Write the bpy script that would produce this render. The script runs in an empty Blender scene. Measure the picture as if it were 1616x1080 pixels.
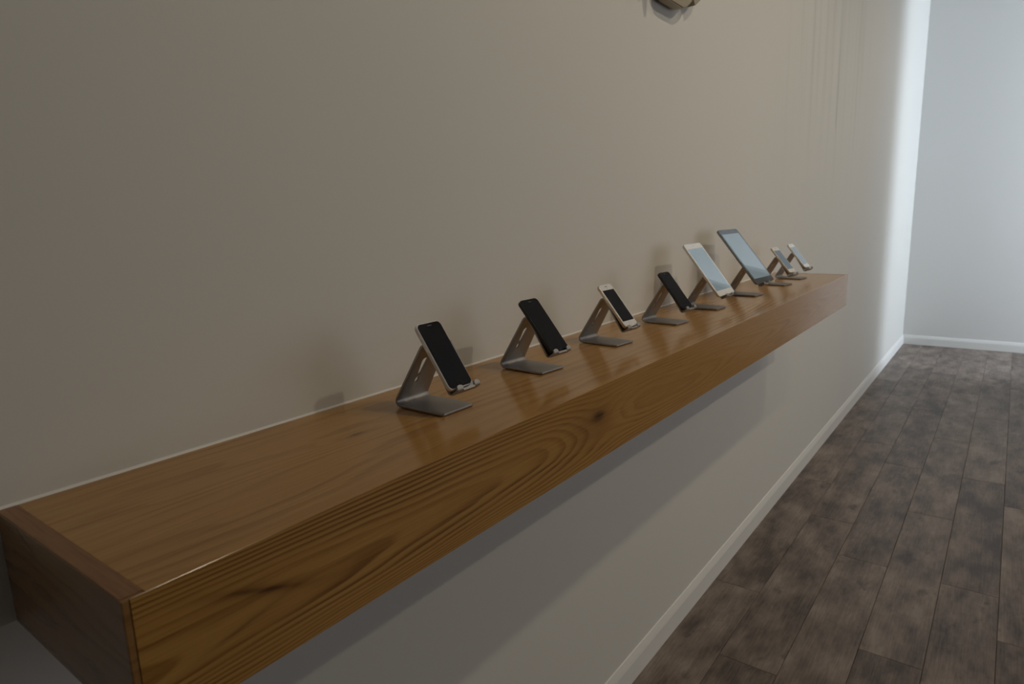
import bpy, bmesh, math, random
from mathutils import Vector, Matrix

scene = bpy.context.scene
col = scene.collection
R = math.radians

# ------------------------------------------------------------------ measures (metres)
SHELF_Z = 1.285        # top of the shelf above the floor
SHELF_L, SHELF_D, SHELF_H = 3.133, 0.3333, 0.144
FAR_X = 8.39           # end wall
BACK_X = -2.6          # wall behind the camera
RIGHT_Y = -4.6         # wall opposite the shelf
CEIL_Z = 3.9
BAY_Z = 4.9             # the end bay beyond the cross wall is taller
CROSS_X0, CROSS_X1, CROSS_Y = 6.98, 7.12, -1.385   # cross wall with the opening, out of frame on the right

# ------------------------------------------------------------------ camera
cam_d = bpy.data.cameras.new('camera')
cam = bpy.data.objects.new('camera', cam_d)
col.objects.link(cam)
right = Vector((0.60128, -0.79841, -0.03156))
fwd = Vector((0.78023, 0.59529, -0.19206)).normalized()
right = (right - fwd * right.dot(fwd)).normalized()
up = right.cross(fwd)
m = Matrix((right, up, -fwd)).transposed().to_4x4()
m.translation = Vector((-0.20615, -0.93173, SHELF_Z + 0.32549))
cam.matrix_world = m
cam_d.sensor_width = 36.0
cam_d.lens = 1041.25 / 1616 * 36
cam_d.clip_start = 0.02
cam_d.dof.use_dof = True
cam_d.dof.focus_distance = 1.35
cam_d.dof.aperture_fstop = 7.0
scene.camera = cam

# ------------------------------------------------------------------ world, lights, exposure
world = bpy.data.worlds.new('world')
scene.world = world
world.use_nodes = True
bg = world.node_tree.nodes['Background']
bg.inputs['Color'].default_value = (0.62, 0.80, 1.0, 1)
bg.inputs['Strength'].default_value = 0.6

WIN_X0, WIN_X1, WIN_Z0, WIN_Z1 = 7.25, 8.3, 0.25, 4.3   # window in the right wall of the end bay
pl = bpy.data.lights.new('window_daylight', 'AREA')
pl.shape = 'RECTANGLE'
pl.size = WIN_X1 - WIN_X0
pl.size_y = WIN_Z1 - WIN_Z0
pl.energy = 81
pl.color = (0.77, 0.875, 1.0)
plo = bpy.data.objects.new('window_daylight', pl)
plo.location = ((WIN_X0 + WIN_X1) / 2, -3.59, (WIN_Z0 + WIN_Z1) / 2)
plo.rotation_euler = (R(90), 0, 0)
col.objects.link(plo)

# added soft fill light, set in an invented window opposite the shelf
W2_X0, W2_X1, W2_Z0, W2_Z1 = 2.2, 6.4, 0.7, 2.9
fl = bpy.data.lights.new('added_fill_light', 'AREA')
fl.shape = 'RECTANGLE'
fl.size = W2_X1 - W2_X0
fl.size_y = W2_Z1 - W2_Z0
fl.energy = 22
fl.color = (0.95, 0.95, 1.0)
flo = bpy.data.objects.new('added_fill_light', fl)
flo.location = ((W2_X0 + W2_X1) / 2, RIGHT_Y + 0.01, (W2_Z0 + W2_Z1) / 2)
flo.rotation_euler = (R(90), 0, 0)
col.objects.link(flo)

LAMPS = []
for lx, ly, e in ((1.24, -1.846, 47), (3.34, -1.846, 34), (2.3, -3.115, 62), (4.4, -3.115, 30), (5.44, -1.846, 26), (6.3, -3.115, 26)):
    LAMPS.append((lx, ly, e))
for lx, ly, e in LAMPS:
    sp = bpy.data.lights.new('downlight', 'SPOT')
    sp.energy = e
    sp.color = (1.0, 0.872, 0.66)
    sp.spot_size = R(100)
    sp.spot_blend = 1.0
    sp.shadow_soft_size = 0.045
    so = bpy.data.objects.new('downlight', sp)
    so.location = (lx, ly, 3.85)
    so.rotation_euler = (Vector((lx + 0.15, 0.0, 1.25)) - Vector((lx, ly, 3.85))).to_track_quat('-Z', 'Y').to_euler()
    col.objects.link(so)

scene.view_settings.view_transform = 'Standard'
scene.view_settings.look = 'None'
scene.view_settings.gamma = 1.0
scene.view_settings.use_curve_mapping = False
scene.view_settings.exposure = 0.0

# ------------------------------------------------------------------ helpers
def link(name, me, mat=None, parent=None, loc=(0, 0, 0), rot=(0, 0, 0), smooth=None):
    o = bpy.data.objects.new(name, me)
    col.objects.link(o)
    if mat is not None and me is not None and not me.materials:
        me.materials.append(mat)
    o.location = loc
    o.rotation_euler = rot
    if parent is not None:
        o.parent = parent
    if smooth is not None:
        shade(me, smooth)
    return o

def shade(me, ang=35):
    me.polygons.foreach_set('use_smooth', [True] * len(me.polygons))
    me.set_sharp_from_angle(angle=R(ang))

def tag(o, label=None, cat=None, group=None, kind=None):
    if label: o['label'] = label
    if cat: o['category'] = cat
    if group: o['group'] = group
    if kind: o['kind'] = kind
    return o

def empty(name, loc=(0, 0, 0), rz=0, parent=None):
    o = bpy.data.objects.new(name, None)
    o.empty_display_size = 0.05
    o.location = loc
    o.rotation_euler = (0, 0, rz)
    col.objects.link(o)
    if parent is not None:
        o.parent = parent
    return o

def bm_mesh(name, bm):
    bmesh.ops.recalc_face_normals(bm, faces=bm.faces[:])
    me = bpy.data.meshes.new(name)
    bm.to_mesh(me)
    bm.free()
    return me

def box_bm(bm, x0, x1, y0, y1, z0, z1, bev=0.0, seg=2):
    n = len(bm.verts)
    r = bmesh.ops.create_cube(bm, size=1.0)
    for v in r['verts']:
        v.co = Vector((x0 + (v.co.x + .5) * (x1 - x0), y0 + (v.co.y + .5) * (y1 - y0), z0 + (v.co.z + .5) * (z1 - z0)))
    if bev > 0:
        es = list({e for v in r['verts'] for e in v.link_edges})
        bmesh.ops.bevel(bm, geom=es, offset=bev, segments=seg, affect='EDGES', profile=0.5)
    return bm

def box(name, x0, x1, y0, y1, z0, z1, bev=0.0, seg=2):
    return bm_mesh(name, box_bm(bmesh.new(), x0, x1, y0, y1, z0, z1, bev, seg))

def prism(name, poly, axis, a0, a1):
    """extrude a 2-D polygon along an axis; poly in the other two axes in order"""
    bm = bmesh.new()
    def P(p, a):
        if axis == 'x': return (a, p[0], p[1])
        if axis == 'y': return (p[0], a, p[1])
        return (p[0], p[1], a)
    A = [bm.verts.new(P(p, a0)) for p in poly]
    B = [bm.verts.new(P(p, a1)) for p in poly]
    n = len(poly)
    for i in range(n):
        bm.faces.new((A[i], A[(i + 1) % n], B[(i + 1) % n], B[i]))
    bm.faces.new(A)
    bm.faces.new(B[::-1])
    return bm_mesh(name, bm)

# ------------------------------------------------------------------ material helpers
class NT:
    def __init__(s, name):
        s.m = bpy.data.materials.new(name)
        s.m.use_nodes = True
        s.t = s.m.node_tree
        s.b = s.t.nodes['Principled BSDF']
    def n(s, typ, **kw):
        nd = s.t.nodes.new(typ)
        for k, v in kw.items():
            setattr(nd, k, v)
        return nd
    def l(s, a, b):
        s.t.links.new(a, b)
    def val(s, sock, v):
        if hasattr(v, 'is_output') or isinstance(v, bpy.types.NodeSocket):
            s.l(v, sock)
        else:
            sock.default_value = v
    def math(s, op, a, b=None, c=None, clamp=False):
        nd = s.n('ShaderNodeMath', operation=op, use_clamp=clamp)
        s.val(nd.inputs[0], a)
        if b is not None: s.val(nd.inputs[1], b)
        if c is not None: s.val(nd.inputs[2], c)
        return nd.outputs[0]
    def comb(s, x, y, z=0.0):
        nd = s.n('ShaderNodeCombineXYZ')
        s.val(nd.inputs[0], x); s.val(nd.inputs[1], y); s.val(nd.inputs[2], z)
        return nd.outputs[0]
    def noise(s, vec, scale=1.0, detail=2.0, rough=0.5, dist=0.0):
        nd = s.n('ShaderNodeTexNoise')
        s.l(vec, nd.inputs['Vector'])
        nd.inputs['Scale'].default_value = scale
        nd.inputs['Detail'].default_value = detail
        nd.inputs['Roughness'].default_value = rough
        nd.inputs['Distortion'].default_value = dist
        return nd.outputs['Fac']
    def ramp(s, fac, stops):
        nd = s.n('ShaderNodeValToRGB')
        s.l(fac, nd.inputs[0])
        e = nd.color_ramp.elements
        e[0].position, e[0].color = stops[0][0], (*stops[0][1], 1)
        e[1].position, e[1].color = stops[-1][0], (*stops[-1][1], 1)
        for p, c in stops[1:-1]:
            q = e.new(p); q.color = (*c, 1)
        return nd.outputs[0]
    def mix(s, fac, a, b, typ='MIX'):
        nd = s.n('ShaderNodeMix', data_type='RGBA', blend_type=typ)
        s.val(nd.inputs[0], fac)
        for i, v in ((6, a), (7, b)):
            if isinstance(v, tuple): nd.inputs[i].default_value = (*v, 1)
            else: s.l(v, nd.inputs[i])
        return nd.outputs[2]
    def smooth(s, v, lo, hi):
        nd = s.n('ShaderNodeMapRange', interpolation_type='SMOOTHSTEP')
        s.val(nd.inputs['Value'], v)
        nd.inputs['From Min'].default_value = lo
        nd.inputs['From Max'].default_value = hi
        return nd.outputs[0]
    def xyz(s, which='Object'):
        tc = s.n('ShaderNodeTexCoord')
        sp = s.n('ShaderNodeSeparateXYZ')
        s.l(tc.outputs[which], sp.inputs[0])
        return tc.outputs[which], sp.outputs[0], sp.outputs[1], sp.outputs[2]
    def bump(s, h, strength, dist):
        nd = s.n('ShaderNodeBump')
        s.l(h, nd.inputs['Height'])
        nd.inputs['Strength'].default_value = strength
        nd.inputs['Distance'].default_value = dist
        s.l(nd.outputs[0], s.b.inputs['Normal'])
    def set(s, **kw):
        for k, v in kw.items():
            k = k.replace('_', ' ')
            if isinstance(v, tuple): s.b.inputs[k].default_value = (*v, 1) if len(v) == 3 else v
            else: s.val(s.b.inputs[k], v)
        return s

def plain(name, colr, rough=0.5, metal=0.0, ior=1.5, coat=0.0, bump=True):
    t = NT(name)
    t.set(Base_Color=colr, Roughness=rough, Metallic=metal, IOR=ior)
    if coat:
        t.b.inputs['Coat Weight'].default_value = coat
        t.b.inputs['Coat Roughness'].default_value = 0.1
    if bump:
        v, x, y, z = t.xyz()
        f = t.noise(v, 180, 2)
        t.bump(f, 0.03, 0.001)
    return t.m

def gauss(t, x, c, cx, cc, sx, sc):
    a = t.math('DIVIDE', t.math('SUBTRACT', x, cx), sx)
    b = t.math('DIVIDE', t.math('SUBTRACT', c, cc), sc)
    r2 = t.math('ADD', t.math('MULTIPLY', a, a), t.math('MULTIPLY', b, b))
    return t.math('EXPONENT', t.math('MULTIPLY', r2, -1.0))

OAK_LIGHT, OAK_MID, OAK_DARK = (0.50, 0.282, 0.082), (0.395, 0.200, 0.050), (0.190, 0.080, 0.016)

def oak(name, axis, mode):
    """axis: cross-grain coordinate of the face ('y' for the top, 'z' for the front)"""
    t = NT(name)
    v, X, Y, Z = t.xyz()
    c = {'y': Y, 'z': Z, 'x': X}[axis]
    L = Z if mode == 'end' else X                      # along the grain
    if mode == 'end':
        L, c = Y, Z
    slow = t.noise(t.comb(t.math('MULTIPLY', L, 1.3), t.math('MULTIPLY', c, 9.0), 3.1 if mode == 'top' else 7.7), 1.0, 2.0, 0.45)
    wav = t.noise(t.comb(t.math('MULTIPLY', L, 5.0), t.math('MULTIPLY', c, 38.0), 1.7), 1.0, 2.0, 0.5)
    if mode == 'top':
        fld = t.math('MULTIPLY', c, 34.0)
        fld = t.math('ADD', fld, t.math('MULTIPLY', slow, 7.0))
        fld = t.math('ADD', fld, t.math('MULTIPLY', wav, 0.9))
        k = gauss(t, L, c, 0.425, -0.153, 0.075, 0.017)
        fld = t.math('ADD', fld, t.math('MULTIPLY', k, 2.6))
        core = gauss(t, L, c, 0.416, -0.1525, 0.024, 0.0075)
        core2 = t.math('MULTIPLY', gauss(t, L, c, 0.448, -0.1585, 0.022, 0.0065), 0.5)
        core = t.math('ADD', core, core2)
        dot = gauss(t, L, c, 0.2965, -0.0122, 0.005, 0.0022)
        core = t.math('ADD', core, t.math('MULTIPLY', dot, 0.7))
        far = t.math('MULTIPLY', gauss(t, L, c, 2.74, -0.26, 0.07, 0.02), 0.45)
        core = t.math('ADD', core, far)
    elif mode == 'front':
        # plain-sawn cathedral arches opening towards the near end
        c0 = t.math('ADD', -0.075, t.math('MULTIPLY', t.math('SUBTRACT', slow, 0.5), 0.05))
        q = t.math('SUBTRACT', c, c0)
        fld = t.math('MULTIPLY', t.math('MULTIPLY', q, q), 1300.0)
        fld = t.math('ADD', fld, t.math('MULTIPLY', L, 4.2))
        fld = t.math('ADD', fld, t.math('MULTIPLY', slow, 5.0))
        fld = t.math('ADD', fld, t.math('MULTIPLY', wav, 1.0))
        k = gauss(t, L, c, 0.84, -0.058, 0.115, 0.040)
        fld = t.math('ADD', fld, t.math('MULTIPLY', k, 3.4))
        core = gauss(t, L, c, 0.844, -0.057, 0.030, 0.0135)
        core = t.math('ADD', core, t.math('MULTIPLY', gauss(t, L, c, 0.80, -0.074, 0.060, 0.030), 0.50))
        core = t.math('ADD', core, t.math('MULTIPLY', gauss(t, L, c, 0.835, -0.062, 0.080, 0.036), 0.40))
        skew = t.math('ADD', c, t.math('MULTIPLY', t.math('SUBTRACT', L, 0.13), 0.34))
        b1 = t.math('MULTIPLY', gauss(t, L, skew, 0.130, -0.054, 0.055, 0.0062), 1.15)
        skew2 = t.math('SUBTRACT', c, t.math('MULTIPLY', t.math('SUBTRACT', L, 0.11), 0.20))
        b1 = t.math('ADD', b1, t.math('MULTIPLY', gauss(t, L, skew2, 0.110, -0.083, 0.050, 0.0035), 0.9))
        core = t.math('ADD', core, b1)
    else:
        fld = t.math('ADD', t.math('MULTIPLY', c, 30.0), t.math('MULTIPLY', slow, 9.0))
        fld = t.math('ADD', fld, t.math('MULTIPLY', wav, 1.5))
        core = t.math('MULTIPLY', slow, 0.0)
    saw = t.math('FRACT', fld)
    # late-wood line: slow rise, quick fall
    line = t.math('MULTIPLY', t.smooth(saw, 0.25, 0.82), t.math('SUBTRACT', 1.0, t.smooth(saw, 0.86, 1.0)))
    con = t.smooth(t.noise(t.comb(t.math('MULTIPLY', L, 1.6), t.math('MULTIPLY', c, 12.0), 9.0), 1.0, 2.0), 0.25, 0.75)
    amp = 0.38 if mode == 'top' else 0.66
    if mode == 'front':
        con = t.math('MULTIPLY', con, t.math('SUBTRACT', 1.0, t.math('MULTIPLY', t.smooth(L, 0.9, 1.35), 0.72)))
        con = t.math('MULTIPLY', con, t.math('SUBTRACT', 1.45, t.math('MULTIPLY', t.smooth(L, 0.45, 0.85), 0.45)))
    line = t.math('MULTIPLY', line, t.math('MULTIPLY', t.math('ADD', t.math('MULTIPLY', con, 0.85), 0.15), amp))
    pore = t.noise(t.comb(t.math('MULTIPLY', L, 16.0), t.math('MULTIPLY', c, 900.0), 0.0), 1.0, 3.0, 0.6)
    pore2 = t.noise(t.comb(t.math('MULTIPLY', L, 6.0), t.math('MULTIPLY', c, 240.0), 4.0), 1.0, 3.0, 0.6)
    tone = t.math('ADD', t.math('MULTIPLY', t.math('SUBTRACT', pore, 0.5), 0.50), t.math('MULTIPLY', t.math('SUBTRACT', pore2, 0.5), 0.70))
    broad = t.noise(t.comb(t.math('MULTIPLY', L, 0.8), t.math('MULTIPLY', c, 5.0), 2.0), 1.0, 2.0)
    fac = t.math('ADD', line, t.math('ADD', tone, t.math('MULTIPLY', t.math('SUBTRACT', broad, 0.5), 0.5)))
    fac = t.math('ADD', fac, 0.28, clamp=True)
    colr = t.ramp(fac, [(0.0, OAK_LIGHT), (0.45, OAK_MID), (1.0, OAK_DARK)])
    raw = t.math('MULTIPLY', core, t.math('ADD', 0.15, t.math('MULTIPLY', t.math('ADD', wav, t.math('MULTIPLY', line, 0.35)), 1.4)))
    hole = t.math('MULTIPLY', raw, 0.62, clamp=True)
    colr = t.mix(t.math('MULTIPLY', hole, 0.85), colr, (0.115, 0.040, 0.009))
    colr = t.mix(t.math('MULTIPLY', t.smooth(raw, 0.60 if mode == 'top' else 0.72, 1.25 if mode == 'top' else 1.42), 0.85), colr, (0.030, 0.011, 0.005))
    if mode == 'end':
        colr = t.mix(0.55, colr, (0.16, 0.085, 0.045))
    t.l(colr, t.b.inputs['Base Color'])
    rg = t.math('ADD', 0.13, t.math('MULTIPLY', pore2, 0.10))
    t.set(Roughness=rg, IOR=1.48)
    if mode == 'end':
        t.set(Roughness=0.5)
    t.bump(t.math('ADD', t.math('MULTIPLY', pore, -1.0), t.math('MULTIPLY', line, -0.5)), 0.06, 0.0004)
    return t.m

# --- paint
def paint(name, colr, streaks=False):
    t = NT(name)
    v, X, Y, Z = t.xyz()
    big = t.noise(v, 0.9, 3)
    base = t.mix(t.math('MULTIPLY', big, 0.10), colr, tuple(k * 0.8 for k in colr))
    if streaks:
        # long vertical drip marks left on the paint beyond the shelf's far end
        band = t.math('MULTIPLY', t.smooth(X, 2.7, 4.0), t.math('SUBTRACT', 1.0, t.smooth(X, 4.7, 5.6)))
        zb = t.math('MULTIPLY', t.smooth(Z, 1.5, 2.3), t.math('SUBTRACT', 1.0, t.smooth(Z, 2.7, 3.4)))
        st = t.noise(t.comb(t.math('MULTIPLY', X, 11.0), t.math('MULTIPLY', Z, 0.5), 0.0), 1.0, 3.0, 0.6)
        st = t.math('MULTIPLY', t.smooth(st, 0.45, 0.75), t.math('MULTIPLY', band, zb))
        base = t.mix(t.math('MULTIPLY', st, 0.18), base, (0.28, 0.24, 0.21))
        wob = t.math('MULTIPLY', t.math('SUBTRACT', t.noise(t.comb(0.0, t.math('MULTIPLY', Z, 6.0)), 1.0, 2.0), 0.5), 0.03)
        xx = t.math('SUBTRACT', t.math('SUBTRACT', X, 4.31), wob)
        dr = t.math('EXPONENT', t.math('MULTIPLY', t.math('MULTIPLY', xx, xx), -9000.0))
        zz = t.math('MULTIPLY', t.smooth(Z, 2.0, 2.1), t.math('SUBTRACT', 1.0, t.smooth(Z, 2.32, 2.75)))
        dr = t.math('MULTIPLY', t.math('MULTIPLY', dr, zz), 0.32)
        base = t.mix(dr, base, (0.16, 0.13, 0.12))
        # faint scuffs just above the shelf
        sc = t.noise(t.comb(t.math('MULTIPLY', X, 5.0), t.math('MULTIPLY', Z, 14.0), 5.0), 1.0, 4.0, 0.6)
        near = t.math('SUBTRACT', 1.0, t.smooth(Z, SHELF_Z + 0.01, SHELF_Z + 0.14))
        low = t.smooth(Z, SHELF_Z - 0.02, SHELF_Z)
        sc = t.math('MULTIPLY', t.math('MULTIPLY', t.smooth(sc, 0.52, 0.7), near), low)
        base = t.mix(t.math('MULTIPLY', sc, 0.08), base, (0.35, 0.30, 0.25))
    t.l(base, t.b.inputs['Base Color'])
    t.set(Roughness=0.62)
    f = t.noise(v, 130, 3, 0.6)
    t.bump(f, 0.10, 0.0012)
    return t.m

M_wall = paint('wall_paint', (0.735, 0.72, 0.678), True)
M_wall2 = paint('wall_paint_plain', (0.74, 0.73, 0.71))
M_ceil = paint('ceiling_paint', (0.50, 0.49, 0.47))
M_trim = paint('trim_paint', (0.80, 0.79, 0.76))

def plank_mat():
    t = NT('dark_oak_planks')
    v, X, Y, Z = t.xyz()
    oi = t.n('ShaderNodeObjectInfo')
    rnd = oi.outputs['Random']
    off = t.math('MULTIPLY', rnd, 37.0)
    Xo = t.math('ADD', X, off)
    blot = t.noise(t.comb(t.math('MULTIPLY', Xo, 4.0), t.math('MULTIPLY', Y, 9.0), off), 1.0, 4.0, 0.62)
    grain = t.noise(t.comb(t.math('MULTIPLY', Xo, 9.0), t.math('MULTIPLY', Y, 160.0), off), 1.0, 4.0, 0.6)
    fac = t.math('ADD', t.math('SUBTRACT', t.math('MULTIPLY', blot, 1.40), 0.13), t.math('MULTIPLY', t.math('SUBTRACT', grain, 0.5), 0.5))
    fac = t.math('ADD', fac, t.math('MULTIPLY', t.math('SUBTRACT', rnd, 0.5), 0.16))
    c = t.ramp(fac, [(0.30, (0.072, 0.055, 0.046)), (0.5, (0.145, 0.112, 0.093)), (0.70, (0.22, 0.174, 0.145)), (0.90, (0.30, 0.25, 0.21))])
    dark = t.smooth(t.noise(t.comb(t.math('MULTIPLY', Xo, 7.0), t.math('MULTIPLY', Y, 12.0), t.math('ADD', off, 5.0)), 1.0, 3.0, 0.6), 0.60, 0.74)
    c = t.mix(t.math('MULTIPLY', dark, 0.55), c, (0.022, 0.018, 0.017))
    t.l(c, t.b.inputs['Base Color'])
    t.set(Roughness=t.math('ADD', 0.40, t.math('MULTIPLY', blot, 0.18)), IOR=1.45)
    t.bump(t.math('ADD', grain, t.math('MULTIPLY', blot, 0.6)), 0.15, 0.001)
    return t.m

M_plank = plank_mat()
M_sub = plain('dark_floor_base', (0.015, 0.012, 0.010), 0.9)  # dark base slab that shows in the plank joints
M_oak_top = oak('oak_top', 'y', 'top')
M_oak_front = oak('oak_front', 'z', 'front')
M_oak_end = oak('oak_end', 'z', 'end')
M_strip = NT('oak_end_strip')
_v, _x, _y, _z = M_strip.xyz()
_g = M_strip.noise(M_strip.comb(M_strip.math('MULTIPLY', _x, 260.0), M_strip.math('MULTIPLY', _y, 12.0), 0.0), 1.0, 3.0, 0.6)
M_strip.l(M_strip.ramp(_g, [(0.25, (0.16, 0.062, 0.020)), (0.75, (0.31, 0.145, 0.044))]), M_strip.b.inputs['Base Color'])
M_strip.set(Roughness=0.32)
M_strip = M_strip.m

def alu_mat():
    t = NT('satin_aluminium')
    v, X, Y, Z = t.xyz()
    f = t.noise(v, 900, 2)
    t.l(t.ramp(f, [(0.3, (0.34, 0.32, 0.305)), (0.7, (0.40, 0.38, 0.365))]), t.b.inputs['Base Color'])
    t.set(Metallic=0.85, Roughness=0.48)
    t.bump(f, 0.06, 0.0003)
    return t.m
M_alu = alu_mat()
M_rubber = plain('black_rubber', (0.012, 0.012, 0.012), 0.65)
M_white_plastic = plain('white_plastic', (0.88, 0.87, 0.86), 0.25)
M_black_case = plain('black_anodised', (0.022, 0.022, 0.024), 0.35, 0.3)
M_silver_case = plain('silver_anodised', (0.66, 0.64, 0.61), 0.32, 0.8)
M_gold_case = plain('pale_gold_anodised', (0.66, 0.57, 0.46), 0.32, 0.8)
M_grey_case = plain('grey_anodised', (0.26, 0.27, 0.28), 0.34, 0.8)
M_glass_black = plain('black_front_glass', (0.006, 0.006, 0.007), 0.06, bump=False)
M_glass_white = plain('white_front_glass', (0.86, 0.85, 0.83), 0.08, bump=False)
M_glass_tab = plain('dark_tablet_glass', (0.020, 0.024, 0.028), 0.07, 0.0, 1.9, bump=False)
M_screen_off = plain('dark_screen', (0.008, 0.008, 0.010), 0.05, bump=False)
M_button = plain('home_button_ring', (0.035, 0.035, 0.037), 0.3)
M_button_pale = plain('pale_home_button_ring', (0.55, 0.54, 0.52), 0.3)
M_ear = plain('earpiece_mesh', (0.10, 0.10, 0.10), 0.6)
M_lens = plain('lens_glass', (0.01, 0.01, 0.02), 0.1)

def glow_screen(name, colr, em):  # even emission added to the screen, topping up its glass reflections
    t = NT(name)
    t.set(Base_Color=(0.02, 0.025, 0.03), Roughness=0.025, IOR=2.0)
    t.b.inputs['Emission Color'].default_value = (*colr, 1)
    t.b.inputs['Emission Strength'].default_value = em
    return t.m
M_screen_tab = glow_screen('pale_glow_screen', (0.55, 0.72, 0.78), 0.20)
M_screen_ph = glow_screen('grey_blue_glow_screen', (0.48, 0.60, 0.68), 0.20)
M_screen_ph.node_tree.nodes['Principled BSDF'].inputs['IOR'].default_value = 1.5
M_fix = plain('beige_fixture', (0.36, 0.31, 0.22), 0.5)
M_fix_dark = plain('fixture_seam', (0.05, 0.045, 0.04), 0.6)
M_frame = plain('window_frame_paint', (0.75, 0.75, 0.75), 0.4)

# ------------------------------------------------------------------ the room
def struct(name, me, mat, parent=None, **kw):
    o = link(name, me, mat, parent, **kw)
    if parent is None:
        tag(o, kind='structure')
    return o

T = 0.15
struct('wall_left', box('wall_left', BACK_X - T, FAR_X + T, 0.0, T, -0.05, BAY_Z), M_wall)
struct('wall_far', box('wall_far', FAR_X, FAR_X + T, RIGHT_Y - T, 0.0, -0.05, BAY_Z), M_wall2)
struct('wall_back', box('wall_back', BACK_X - T, BACK_X, RIGHT_Y - T, 0.0, -0.05, CEIL_Z), M_wall2)
bm = bmesh.new()
box_bm(bm, BACK_X, CROSS_X0, RIGHT_Y - T, RIGHT_Y, -0.05, W2_Z0)
box_bm(bm, BACK_X, CROSS_X0, RIGHT_Y - T, RIGHT_Y, W2_Z1, CEIL_Z)
box_bm(bm, BACK_X, W2_X0, RIGHT_Y - T, RIGHT_Y, W2_Z0, W2_Z1)
box_bm(bm, W2_X1, CROSS_X0, RIGHT_Y - T, RIGHT_Y, W2_Z0, W2_Z1)
struct('wall_right', bm_mesh('wall_right', bm), M_wall2)
struct('wall_partition', box('wall_partition', CROSS_X0, CROSS_X1, RIGHT_Y - T, CROSS_Y, -0.05, BAY_Z, 0.004), M_wall2)
bm = bmesh.new()
box_bm(bm, BACK_X - T, CROSS_X1, RIGHT_Y - T, 0.0, CEIL_Z, CEIL_Z + 0.12)
box_bm(bm, CROSS_X0, CROSS_X1, CROSS_Y, 0.0, CEIL_Z + 0.12, BAY_Z)
box_bm(bm, CROSS_X0, FAR_X + T, RIGHT_Y - T, T, BAY_Z, BAY_Z + 0.12)
struct('ceiling', bm_mesh('ceiling', bm), M_ceil)

# end bay's right wall at y=-3.6 with the window
bm = bmesh.new()
WY0, WY1 = -3.75, -3.60
box_bm(bm, CROSS_X1, FAR_X, WY0, WY1, -0.05, WIN_Z0)
box_bm(bm, CROSS_X1, FAR_X, WY0, WY1, WIN_Z1, BAY_Z)
box_bm(bm, CROSS_X1, WIN_X0, WY0, WY1, WIN_Z0, WIN_Z1)
box_bm(bm, WIN_X1, FAR_X, WY0, WY1, WIN_Z0, WIN_Z1)
struct('wall_bay', bm_mesh('wall_bay', bm), M_wall2)
def window(name, x0, x1, z0, z1, yc, em):
    w = empty(name)
    tag(w, kind='structure')
    for (a, b, c, d) in ((x0, x1, z0, z0 + .05), (x0, x1, z1 - .05, z1), (x0, x0 + .05, z0 + .05, z1 - .05), (x1 - .05, x1, z0 + .05, z1 - .05)):
        link('window_frame', box('window_frame', a, b, yc - .03, yc + .03, c, d, 0.004), M_frame, w)
    g = NT('bright_window_glass')
    g.set(Base_Color=(0.5, 0.55, 0.6), Roughness=0.1)
    g.b.inputs['Emission Color'].default_value = (0.76, 0.88, 1.0, 1)
    g.b.inputs['Emission Strength'].default_value = em
    link('pane', box('pane', x0 + .05, x1 - .05, yc - .004, yc + .004, z0 + .05, z1 - .05), g.m, w)
window('window_1', WIN_X0, WIN_X1, WIN_Z0, WIN_Z1, -3.67, 2.0)
window('added_fill_window', W2_X0, W2_X1, W2_Z0, W2_Z1, RIGHT_Y - 0.07, 0.2)  # unseen window, invented to carry the soft fill

# floor slab and planks
floor = struct('floor', box('floor', BACK_X - T, FAR_X + T, RIGHT_Y - T, T, -0.12, -0.010), M_sub)
PW, PL, GAP = 0.2022, 1.36, 0.0010
rng = random.Random(4)
row_joint = {0: 2.42, 1: 3.30, 2: 2.937, 3: 2.255, 4: 2.92, 5: 2.59, 6: 3.4}
mesh_cache = {}
def plank_mesh(length, width):
    key = (round(length, 3), round(width, 3))
    if key not in mesh_cache:
        bm = bmesh.new()
        x0, x1, y0, y1 = -length / 2 + GAP / 2, length / 2 - GAP / 2, -width / 2 + GAP / 2, width / 2 - GAP / 2
        e = 0.0016
        lo = [bm.verts.new(p) for p in ((x0, y0, -.010), (x1, y0, -.010), (x1, y1, -.010), (x0, y1, -.010))]
        mi = [bm.verts.new(p) for p in ((x0, y0, -e), (x1, y0, -e), (x1, y1, -e), (x0, y1, -e))]
        hi = [bm.verts.new(p) for p in ((x0 + e, y0 + e, 0), (x1 - e, y0 + e, 0), (x1 - e, y1 - e, 0), (x0 + e, y1 - e, 0))]
        for A, B in ((lo, mi), (mi, hi)):
            for i in range(4):
                bm.faces.new((A[i], A[(i + 1) % 4], B[(i + 1) % 4], B[i]))
        bm.faces.new(hi)
        mesh_cache[key] = bm_mesh('plank', bm)
        mesh_cache[key].materials.append(M_plank)
    return mesh_cache[key]
r = 0
y = 0.0
while y > RIGHT_Y + 0.01:
    w = min(PW, y - RIGHT_Y)
    j = row_joint.get(r, rng.uniform(2, 3.3))
    while j > BACK_X: j -= PL
    x = BACK_X
    nx = j + PL
    while x < FAR_X - 0.005:
        e = min(nx, FAR_X)
        if e - x > 0.01:
            o = bpy.data.objects.new('plank', plank_mesh(e - x, w))
            o.location = ((x + e) / 2, y - w / 2, 0)
            o.parent = floor
            col.objects.link(o)
        x = e
        nx += PL
    y -= PW
    r += 1

# baseboards: chamfered top edge
def base_profile(h=0.105, t=0.012):
    return [(0, 0), (-t, 0), (-t, h * 0.70), (-t * 0.8, h * 0.80), (-t * 0.30, h * 0.985), (0, h)]
struct('baseboard_left', prism('baseboard_left', base_profile(), 'x', BACK_X, FAR_X), M_trim)
fp = [(FAR_X + a, b) for a, b in base_profile()]
struct('baseboard_far', prism('baseboard_far', fp, 'y', -3.6, 0.0), M_trim)

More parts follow.
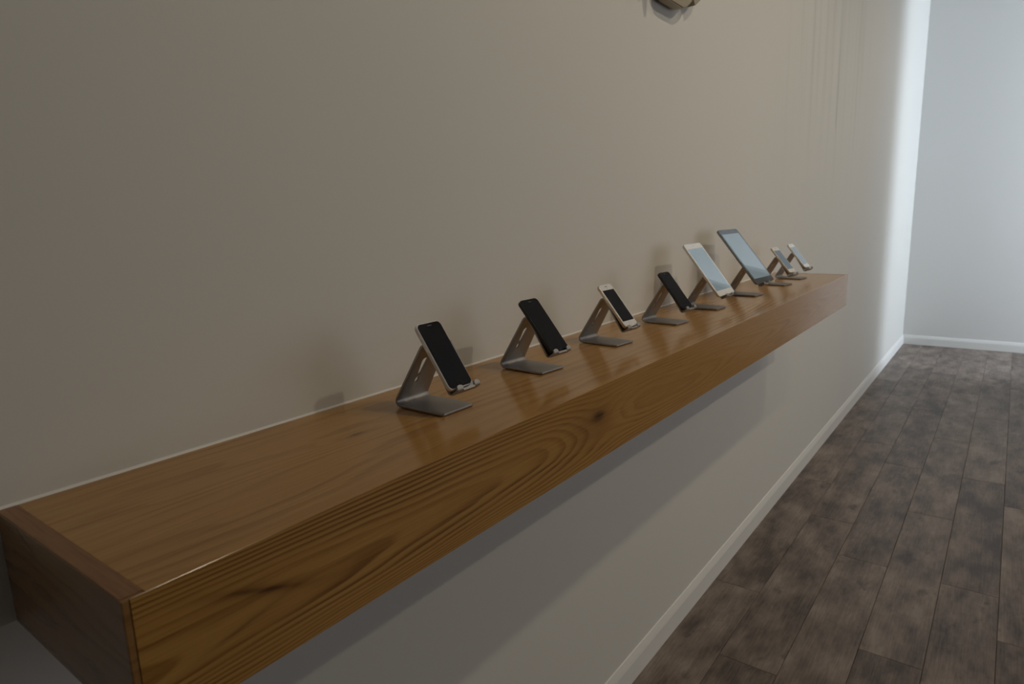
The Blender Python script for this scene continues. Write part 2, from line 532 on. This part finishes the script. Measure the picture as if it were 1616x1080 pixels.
# ------------------------------------------------------------------ the shelf
shelf = empty('floating_shelf', (0, 0, SHELF_Z))
tag(shelf, 'long thick floating oak shelf with knots, fixed along the wall', 'shelf')
L, D, H, bt = SHELF_L, SHELF_D, SHELF_H, 0.019
ST = 0.021   # width of the end panels' top edge
link('top_board', box('top_board', ST, L - ST, -D + 0.0009, -0.002, -bt, 0, 0.0005, 2), M_oak_top, shelf)
# front board: its upper edge eased to a thin bright line, mitred below the top board
pf = [(-D, -0.0004), (-D + 0.0004, 0.0), (-D + 0.0010, -0.0002), (-D + bt, -bt), (-D + bt, -H), (-D + 0.001, -H), (-D, -H + 0.001)]
link('front_board', prism('front_board', pf, 'x', ST * 0.35, L - ST * 0.35), M_oak_front, shelf)
link('bottom_board', box('bottom_board', ST, L - ST, -D + bt, -0.002, -H + 0.001, -H + bt), M_oak_top, shelf)
for x0, x1 in ((0.0, ST), (L - ST, L)):
    ep = link('end_board', box('end_board', x0, x1, -D + 0.0010, -0.002, -H, -0.0006, 0.0012, 2), M_oak_end, shelf)
    link('edge_strip', box('edge_strip', x0 + 0.0012, x1 - 0.0002, -D + 0.006, -0.002, -0.0012, 0.0001), M_strip, ep)
# sealant bead along the wall
bead = [(0.0, 0.0), (-0.0032, 0.0), (-0.0025, 0.0013), (-0.0012, 0.0023), (0.0, 0.0030)]
link('sealant_bead', prism('sealant_bead', bead, 'x', 0.0, L), plain('white_sealant', (0.82, 0.81, 0.78), 0.4), shelf)

# ------------------------------------------------------------------ phone stands
def arc_path(pts, radii, seg=8):
    """polyline with rounded corners -> list of (b,z) and arc lengths"""
    out = [Vector(pts[0])]
    for i in range(1, len(pts) - 1):
        p0, p1, p2 = Vector(pts[i - 1]), Vector(pts[i]), Vector(pts[i + 1])
        a, b = (p0 - p1).normalized(), (p2 - p1).normalized()
        ang = a.angle(b)
        rr = radii[i - 1]
        d = rr / math.tan(ang / 2)
        s, e = p1 + a * d, p1 + b * d
        c = p1 + (a + b).normalized() * (rr / math.sin(ang / 2))
        v0, v1 = s - c, e - c
        th = v0.angle_signed(v1)
        for k in range(seg + 1):
            q = v0.copy()
            q.rotate(Matrix.Rotation(-th * k / seg, 2))
            out.append(c + q)
    out.append(Vector(pts[-1]))
    return out

def densify(path, step):
    out = [path[0]]
    for a, b in zip(path, path[1:]):
        n = max(1, int(math.ceil((b - a).length / step)))
        for k in range(1, n + 1):
            out.append(a.lerp(b, k / n))
    return out

def strip(path, half, thick, ncol=9):
    """bent sheet: path in the (b,z) plane (centre of the sheet), half(u, total) gives (s0, s1)"""
    bm = bmesh.new()
    us = [0.0]
    for a, b in zip(path, path[1:]):
        us.append(us[-1] + (b - a).length)
    tot = us[-1]
    rows = []
    for i, p in enumerate(path):
        a = path[max(0, i - 1)]; b = path[min(len(path) - 1, i + 1)]
        tg = (b - a).normalized()
        nm = Vector((-tg.y, tg.x))
        s0, s1 = half(us[i], tot)
        row = []
        for sgn in (1, -1):
            q = p + nm * (thick / 2 * sgn)
            line = []
            for k in range(ncol):
                f = k / (ncol - 1)
                line.append(bm.verts.new((s0 + (s1 - s0) * f, q.x, q.y)))
            row.append(line)
        rows.append(row)
    for A, B in zip(rows, rows[1:]):
        for k in range(ncol - 1):
            bm.faces.new((A[0][k], A[0][k + 1], B[0][k + 1], B[0][k]))
            bm.faces.new((A[1][k + 1], A[1][k], B[1][k], B[1][k + 1]))
        bm.faces.new((A[0][0], B[0][0], B[1][0], A[1][0]))
        bm.faces.new((A[0][-1], A[1][-1], B[1][-1], B[0][-1]))
    for A in (rows[0], rows[-1]):
        for k in range(ncol - 1):
            bm.faces.new((A[0][k], A[1][k], A[1][k + 1], A[0][k + 1]))
    return bm

SW = 0.0770          # stand width
TH = 0.0040          # sheet thickness
# profile in (b, z): b backward from the base's front edge, z up
P_front, P_bend, P_apex, P_lip = (0.0, TH / 2), (0.1175, TH / 2), (0.0445, 0.1195), (-0.0108, 0.0355)
path = arc_path([P_front, P_bend, P_apex, P_lip], [0.0085, 0.0085], 8)
# extra rows near both ends for the rounded corners
def end_rows(path, r=0.0055, n=5):
    p = list(path)
    d0 = (p[1] - p[0]).normalized(); d1 = (p[-2] - p[-1]).normalized()
    s = [p[0] + d0 * (r * (1 - math.cos(math.pi / 2 * k / n))) for k in range(0, n + 1)]
    e = [p[-1] + d1 * (r * (1 - math.cos(math.pi / 2 * k / n))) for k in range(n, -1, -1)]
    return s + p[1:-1] + e
path = end_rows(path)
W_APEX, W_LIP = 0.0300, 0.0305
U_BEND = 0.115
U_APEX = U_BEND + (Vector(P_apex) - Vector(P_bend)).length - 0.012
def half_round(r):
    def f(u, tot):
        e = min(u, tot - u)
        ins = 0.0
        if e < r:
            ins = r - math.sqrt(max(0.0, r * r - (r - e) ** 2))
        # full width on the base, tapering up the back plate and down to the hook
        if u < U_BEND: hw = SW / 2
        elif u < U_APEX: hw = SW / 2 + (W_APEX - SW / 2) * (u - U_BEND) / (U_APEX - U_BEND)
        else: hw = W_APEX + (W_LIP - W_APEX) * (u - U_APEX) / (tot - U_APEX)
        return -hw + ins, hw - ins
    return f
sheet = bm_mesh('stand_sheet_raw', strip(path, half_round(0.0055), TH, 9))

# keyhole slots cut through the leaning back plate
bd = (Vector(P_apex) - Vector(P_bend)).normalized()
bn = Vector((-bd.y, bd.x))
def cutter_poly(lo, hi, w0, w1, n=8):
    """rounded slot along the back plate from fraction lo..hi; half widths w0 (low end), w1 (high end)"""
    pl_ = []
    for k in range(n + 1):
        a = math.pi * k / n
        pl_.append((w1 * math.cos(a) - 0.0075, hi - w1 + w1 * math.sin(a)))
    for k in range(n + 1):
        a = math.pi + math.pi * k / n
        pl_.append((w0 * math.cos(a) - 0.0075, lo + w0 + w0 * math.sin(a)))
    return pl_
def cutter(poly):
    bm = bmesh.new()
    A, B = [], []
    for s, u in poly:
        q = Vector(P_bend) + bd * u
        for lst, o in ((A, 0.01), (B, -0.01)):
            p = q + bn * o
            lst.append(bm.verts.new((s, p.x, p.y)))
    n = len(poly)
    for i in range(n):
        bm.faces.new((A[i], A[(i + 1) % n], B[(i + 1) % n], B[i]))
    bm.faces.new(A); bm.faces.new(B[::-1])
    return bm_mesh('cut', bm)
tmp = bpy.data.objects.new('tmp_sheet', sheet); col.objects.link(tmp)
cuts = []
for poly in (cutter_poly(0.062, 0.101, 0.0040, 0.0066), cutter_poly(0.044, 0.0585, 0.0046, 0.0042)):
    c = bpy.data.objects.new('tmp_cut', cutter(poly)); col.objects.link(c); cuts.append(c)
    md = tmp.modifiers.new('b', 'BOOLEAN'); md.operation = 'DIFFERENCE'; md.object = c; md.solver = 'EXACT'
bv = tmp.modifiers.new('bev', 'BEVEL'); bv.width = 0.0008; bv.segments = 2; bv.limit_method = 'ANGLE'; bv.angle_limit = R(50)
dg = bpy.context.evaluated_depsgraph_get()
me_frame = bpy.data.meshes.new_from_object(tmp.evaluated_get(dg))
me_frame.name = 'stand_frame'
for c in cuts: bpy.data.objects.remove(c)
bpy.data.objects.remove(tmp)
me_frame.materials.clear(); me_frame.materials.append(M_alu); shade(me_frame, 40)

# hook: ledge running forward from the plate's foot and two upturned prongs
fd = (Vector(P_lip) - Vector(P_apex)).normalized()       # down the front plate
fn = Vector((fd.y, -fd.x))                               # out of the plate, forward and up
if fn.x > 0: fn = -fn
lip = Vector(P_lip)
LEDGE = 0.0185
def hook_strip(s0, s1, tip):
    a = lip - fd * 0.002
    b_ = lip + fn * LEDGE + fd * 0.0005
    c_ = b_ - fd * tip
    pts = [lip - fd * 0.010, lip + fd * 0.0005, b_, c_] if tip > 0 else [lip - fd * 0.010, lip + fd * 0.0005, b_]
    pth = arc_path([tuple(p) for p in pts], [0.0042] * (len(pts) - 2), 6)
    if tip > 0:
        pth = [p for p in pth]
        e = pth[-1]; d = (pth[-2] - e).normalized()
        pth = pth[:-1] + [e + d * (0.005 * (1 - math.cos(math.pi / 2 * k / 4))) for k in range(4, -1, -1)]
    def half(u, tot):
        ins = 0
        if tip > 0 and tot - u < 0.005:
            ee = tot - u
            ins = 0.005 - math.sqrt(max(0, 0.005 ** 2 - (0.005 - ee) ** 2))
        return s0 + ins, s1 - ins
    return strip(pth, half, 0.0036, 5)
PR = (-0.0275, -0.0140)
me_prongs = []
for s in (-1, 1):
    s0, s1 = (PR[0], PR[1]) if s < 0 else (-PR[1], -PR[0])
    me = bm_mesh('prong', hook_strip(s0, s1, 0.0085)); me.materials.append(M_alu); shade(me, 40); me_prongs.append(me)
me_ledge = bm_mesh('ledge', hook_strip(-0.0139, 0.0139, 0.0)); me_ledge.materials.append(M_alu); shade(me_ledge, 40)
def pad_mesh(s0, s1):
    bm = bmesh.new()
    t0, t1 = 0.003, LEDGE - 0.002
    vs = []
    for s in (s0, s1):
        for t_, h in ((t0, 0.0028), (t1, 0.0028), (t1, 0.0016), (t0, 0.0016)):
            p = lip + fn * t_ - fd * h
            vs.append(bm.verts.new((s, p.x, p.y)))
    for f in ((0, 1, 2, 3), (7, 6, 5, 4), (0, 4, 5, 1), (1, 5, 6, 2), (2, 6, 7, 3), (3, 7, 4, 0)):
        bm.faces.new([vs[i] for i in f])
    me = bm_mesh('rubber_pad', bm); me.materials.append(M_rubber)
    return me
me_pads = [pad_mesh(PR[0] + .002, PR[1] - .002), pad_mesh(-PR[1] + .002, -PR[0] - .002)]
# two thin rubber strips under the base
me_foot = box('rubber_foot', -SW / 2 + 0.008, SW / 2 - 0.008, 0.012, 0.020, -0.0012, 0.0004); me_foot.materials.append(M_rubber)
me_foot2 = box('rubber_foot', -SW / 2 + 0.008, SW / 2 - 0.008, 0.085, 0.093, -0.0012, 0.0004); me_foot2.materials.append(M_rubber)

def make_stand(x, y, yaw, label):
    t = empty('device_stand', (x, y, SHELF_Z + 0.0012), yaw)
    tag(t, label, 'stand', 'aluminium stands in a row on the oak shelf')
    link('bent_frame', me_frame, None, t)
    link('ledge', me_ledge, None, t)
    for me in me_prongs:
        link('prong', me, None, t)
    for me in me_pads:
        link('rubber_pad', me, None, t)
    link('rubber_foot', me_foot, None, t)
    link('rubber_foot', me_foot2, None, t)
    return t

# ------------------------------------------------------------------ devices
def rrect(w, h, r, n=6):
    pts = []
    for cx, cy, a0 in ((w / 2 - r, h / 2 - r, 0), (-w / 2 + r, h / 2 - r, 90), (-w / 2 + r, -h / 2 + r, 180), (w / 2 - r, -h / 2 + r, 270)):
        for k in range(n + 1):
            a = R(a0 + 90 * k / n)
            pts.append((cx + r * math.cos(a), cy + r * math.sin(a)))
    return pts

def slab(name, w, h, r, z0, z1, cy, e=0.0008, n=6, e0=None):
    """rounded slab in the device plane (local x across, y up the device, z out of the screen)"""
    e0 = e if e0 is None else e0
    bm = bmesh.new()
    rings = []
    for z, ins in ((z0, e0), (z0 + e0 * .35, e0 * .3), (z0 + e0, 0), (z1 - e, 0), (z1 - e * .35, e * .3), (z1, e)):
        rings.append([bm.verts.new((px, py + cy, z)) for px, py in rrect(w - 2 * ins, h - 2 * ins, max(r - ins, 0.0003), n)])
    N = len(rings[0])
    for A, B in zip(rings, rings[1:]):
        for i in range(N):
            bm.faces.new((A[i], A[(i + 1) % N], B[(i + 1) % N], B[i]))
    bm.faces.new(rings[0][::-1]); bm.faces.new(rings[-1])
    me = bm_mesh(name, bm); shade(me, 20)
    return me

def disc(name, r, z0, z1, cx, cy, n=20, r_in=0.0):
    bm = bmesh.new()
    top = [bm.verts.new((cx + r * math.cos(2 * math.pi * k / n), cy + r * math.sin(2 * math.pi * k / n), z1)) for k in range(n)]
    bot = [bm.verts.new((cx + r * math.cos(2 * math.pi * k / n), cy + r * math.sin(2 * math.pi * k / n), z0)) for k in range(n)]
    for i in range(n):
        bm.faces.new((bot[i], bot[(i + 1) % n], top[(i + 1) % n], top[i]))
    if r_in > 0:
        ti = [bm.verts.new((cx + r_in * math.cos(2 * math.pi * k / n), cy + r_in * math.sin(2 * math.pi * k / n), z1)) for k in range(n)]
        bi = [bm.verts.new((cx + r_in * math.cos(2 * math.pi * k / n), cy + r_in * math.sin(2 * math.pi * k / n), z0)) for k in range(n)]
        for i in range(n):
            j = (i + 1) % n
            bm.faces.new((top[i], top[j], ti[j], ti[i]))
            bm.faces.new((ti[i], ti[j], bi[j], bi[i]))
            bm.faces.new((bi[i], bi[j], bot[j], bot[i]))
    else:
        bm.faces.new(top); bm.faces.new(bot[::-1])
    return bm_mesh(name, bm)

def device(name, cat, label, stand, b0, z0, ang, w, l, t, r, yaw, so, case, glass, screen, bez, group, chin, e_back=0.0012, round_side=0.0008):
    """b0,z0: front lower edge in the stand's (b,z) frame, measured from the base's front centre"""
    x, y, _ = stand
    c, s = math.cos(yaw), math.sin(yaw)
    # local frame: X across, Y up the device, Z out of the screen
    Xv = Vector((c, s, 0))
    back = Vector((-s, c, 0))
    a = R(ang)
    Yv = back * math.cos(a) + Vector((0, 0, 1)) * math.sin(a)
    Zv = Xv.cross(Yv)
    o = empty(name)
    mt = Matrix((Xv, Yv, Zv)).transposed().to_4x4()
    mt.translation = Vector((x, y, SHELF_Z)) + Xv * so + back * b0 + Vector((0, 0, z0))
    o.matrix_world = mt
    tag(o, label, cat, group)
    cy = l / 2
    link('case', slab('case', w, l, r, -t, -0.0006, cy, round_side, 6, e_back), case, o)
    rim = 0.0040 if round_side > 0.0015 else 0.0012
    g = link('front_glass', slab('front_glass', w - rim, l - rim, r - rim / 2.4, -0.0008, 0.0, cy, 0.0003), glass, o)
    sw, top = w - 2 * bez, chin
    link('screen', slab('screen', sw, l - 2 * chin, 0.0004, -0.0004, 0.00012, cy, 0.00005, 1), screen, o)
    if cat == 'phone':
        hb = link('home_button', disc('home_button', 0.0052, -0.0004, 0.00014, 0, chin / 2, 24), glass, o)
        link('ring', disc('ring', 0.0053, -0.0003, 0.00022, 0, chin / 2, 24, 0.0048), M_button_pale if glass == M_glass_white else M_button, hb)
        link('earpiece', slab('earpiece', 0.011, 0.0016, 0.0007, -0.0003, 0.00016, l - chin * 0.42, 0.00005, 4), M_ear, o)
        link('camera_lens', disc('camera_lens', 0.0011, -0.0003, 0.00016, 0, l - chin * 0.72, 12), M_lens, o)
        # side buttons on the near long edge
        for k, yy in enumerate((0.80, 0.70, 0.62)):
            link('side_button', slab('side_button', 0.0016, 0.0085 if k else 0.006, 0.0006, -t * 0.62, -t * 0.38, l * yy, 0.0002, 3), case, o, loc=(-w / 2, 0, 0))
    else:
        hb = link('home_button', disc('home_button', 0.0055, -0.0004, 0.00014, 0, chin / 2, 24), glass, o)
        link('ring', disc('ring', 0.0056, -0.0003, 0.00022, 0, chin / 2, 24, 0.0051), M_button_pale if glass == M_glass_white else M_button, hb)
        link('camera_lens', disc('camera_lens', 0.0014, -0.0003, 0.00016, 0, l - chin / 2, 12), M_lens, o)
    return o

STANDS = [(0.5860, -0.2100, -0.015), (0.9007, -0.1917, -0.085), (1.2191, -0.1923, -0.090), (1.5625, -0.1972, -0.095),
          (1.8796, -0.1960, -0.050), (2.2470, -0.2044, -0.095), (2.6134, -0.2095, -0.150), (2.8782, -0.2042, -0.115)]
stand_labels = [
    'bent aluminium stand nearest the camera, holding the white-edged phone with black front',
    'bent aluminium stand holding the all-black phone second from the near end',
    'bent aluminium stand holding the white-fronted phone with a black screen',
    'bent aluminium stand holding the small black phone just before the white tablet',
    'bent aluminium stand behind the white tablet, base plate showing under it',
    'bent aluminium stand carrying the large dark-framed tablet',
    'bent aluminium stand right after the dark tablet, second from the far end',
    'bent aluminium stand farthest from the camera at the shelf\'s far end']
for st, lb in zip(STANDS, stand_labels):
    make_stand(*st, lb)

G1, G2 = 'phones propped on stands along the shelf', 'tablets propped on stands'
device('smartphone', 'phone', 'phone with white shell and black front on the nearest stand', STANDS[0],
       -0.0185, 0.0478, 55.5, 0.0592, 0.1250, 0.0090, 0.0095, 0.02, -0.0085, M_white_plastic, M_glass_black, M_screen_off, 0.0035, G1, 0.0165, 0.0028, 0.0026)
device('smartphone', 'phone', 'all-black phone with black screen, second from the near end of the shelf', STANDS[1],
       -0.0212, 0.0470, 51.0, 0.0605, 0.1300, 0.0085, 0.0090, -0.02, 0.0005, M_black_case, M_glass_black, M_screen_off, 0.0035, G1, 0.0165)
device('smartphone', 'phone', 'white-fronted phone with black screen and pale metal edge, third from near end', STANDS[2],
       -0.0216, 0.0490, 51.0, 0.0586, 0.1250, 0.0076, 0.0085, -0.04, -0.003, M_gold_case, M_glass_white, M_screen_off, 0.0035, G1, 0.0170)
device('smartphone', 'phone', 'small black phone standing just before the white tablet', STANDS[3],
       -0.0170, 0.0480, 51.0, 0.0590, 0.1255, 0.0076, 0.0085, -0.085, -0.005, M_black_case, M_glass_black, M_screen_off, 0.0035, G1, 0.0170)
device('tablet_computer', 'tablet', 'smaller white-bordered tablet with pale blue reflective screen', STANDS[4],
       -0.0180, 0.0490, 52.3, 0.1347, 0.2020, 0.0075, 0.0100, -0.02, -0.004, M_silver_case, M_glass_white, M_screen_tab, 0.0075, G2, 0.0200)
device('tablet_computer', 'tablet', 'larger dark-bordered tablet with pale blue reflective screen', STANDS[5],
       -0.0218, 0.0520, 51.0, 0.1695, 0.2425, 0.0075, 0.0110, -0.072, -0.003, M_grey_case, M_glass_tab, M_screen_tab, 0.0100, G2, 0.0215)
device('smartphone', 'phone', 'white phone with grey-blue screen right after the dark tablet', STANDS[6],
       -0.0170, 0.0550, 49.8, 0.0590, 0.1280, 0.0076, 0.0085, -0.15, -0.004, M_gold_case, M_glass_white, M_screen_ph, 0.0035, G1, 0.0170)
device('smartphone', 'phone', 'white phone with grey-blue screen, last one at the shelf\'s far end', STANDS[7],
       -0.0150, 0.0530, 50.7, 0.0590, 0.1280, 0.0076, 0.0085, -0.112, -0.004, M_silver_case, M_glass_white, M_screen_ph, 0.0035, G1, 0.0170)

# ------------------------------------------------------------------ fixture high on the wall, cut by the frame's top
fx = empty('wall_fixture', (1.90, 0.0, SHELF_Z + 0.93))
tag(fx, 'beige rounded fixture high on the wall above the shelf, cut off by picture top', 'wall fixture')
def lobe(name, x0, x1, zc, prof, y0, y1, mat):
    me = prism(name, prof, 'y', y0, y1)
    bm = bmesh.new(); bm.from_mesh(me)
    bmesh.ops.bevel(bm, geom=bm.edges[:], offset=0.003, segments=2, affect='EDGES')
    bm.to_mesh(me); bm.free()
    o = link(name, me, mat, fx); shade(me, 40)
    return o
lobe('housing', 0, 0, 0, [(-0.16, 0.26), (-0.16, 0.03), (-0.145, 0.010), (-0.115, 0.003), (-0.015, 0.001), (0.014, 0.009), (0.050, 0.030), (0.064, 0.045), (0.070, 0.075), (0.070, 0.26)], -0.045, -0.012, M_fix)
lobe('side_lobe', 0, 0, 0, [(0.074, 0.26), (0.074, 0.040), (0.081, 0.029), (0.093, 0.032), (0.107, 0.040), (0.138, 0.058), (0.158, 0.085), (0.165, 0.26)], -0.042, -0.012, M_fix)
lobe('arm', 0, 0, 0, [(-0.235, 0.20), (-0.222, 0.035), (-0.212, 0.026), (-0.202, 0.035), (-0.190, 0.20)], -0.090, -0.050, M_fix)
link('wall_plate', box('wall_plate', -0.25, 0.10, -0.055, 0.0, 0.14, 0.22, 0.004), M_fix_dark, fx)
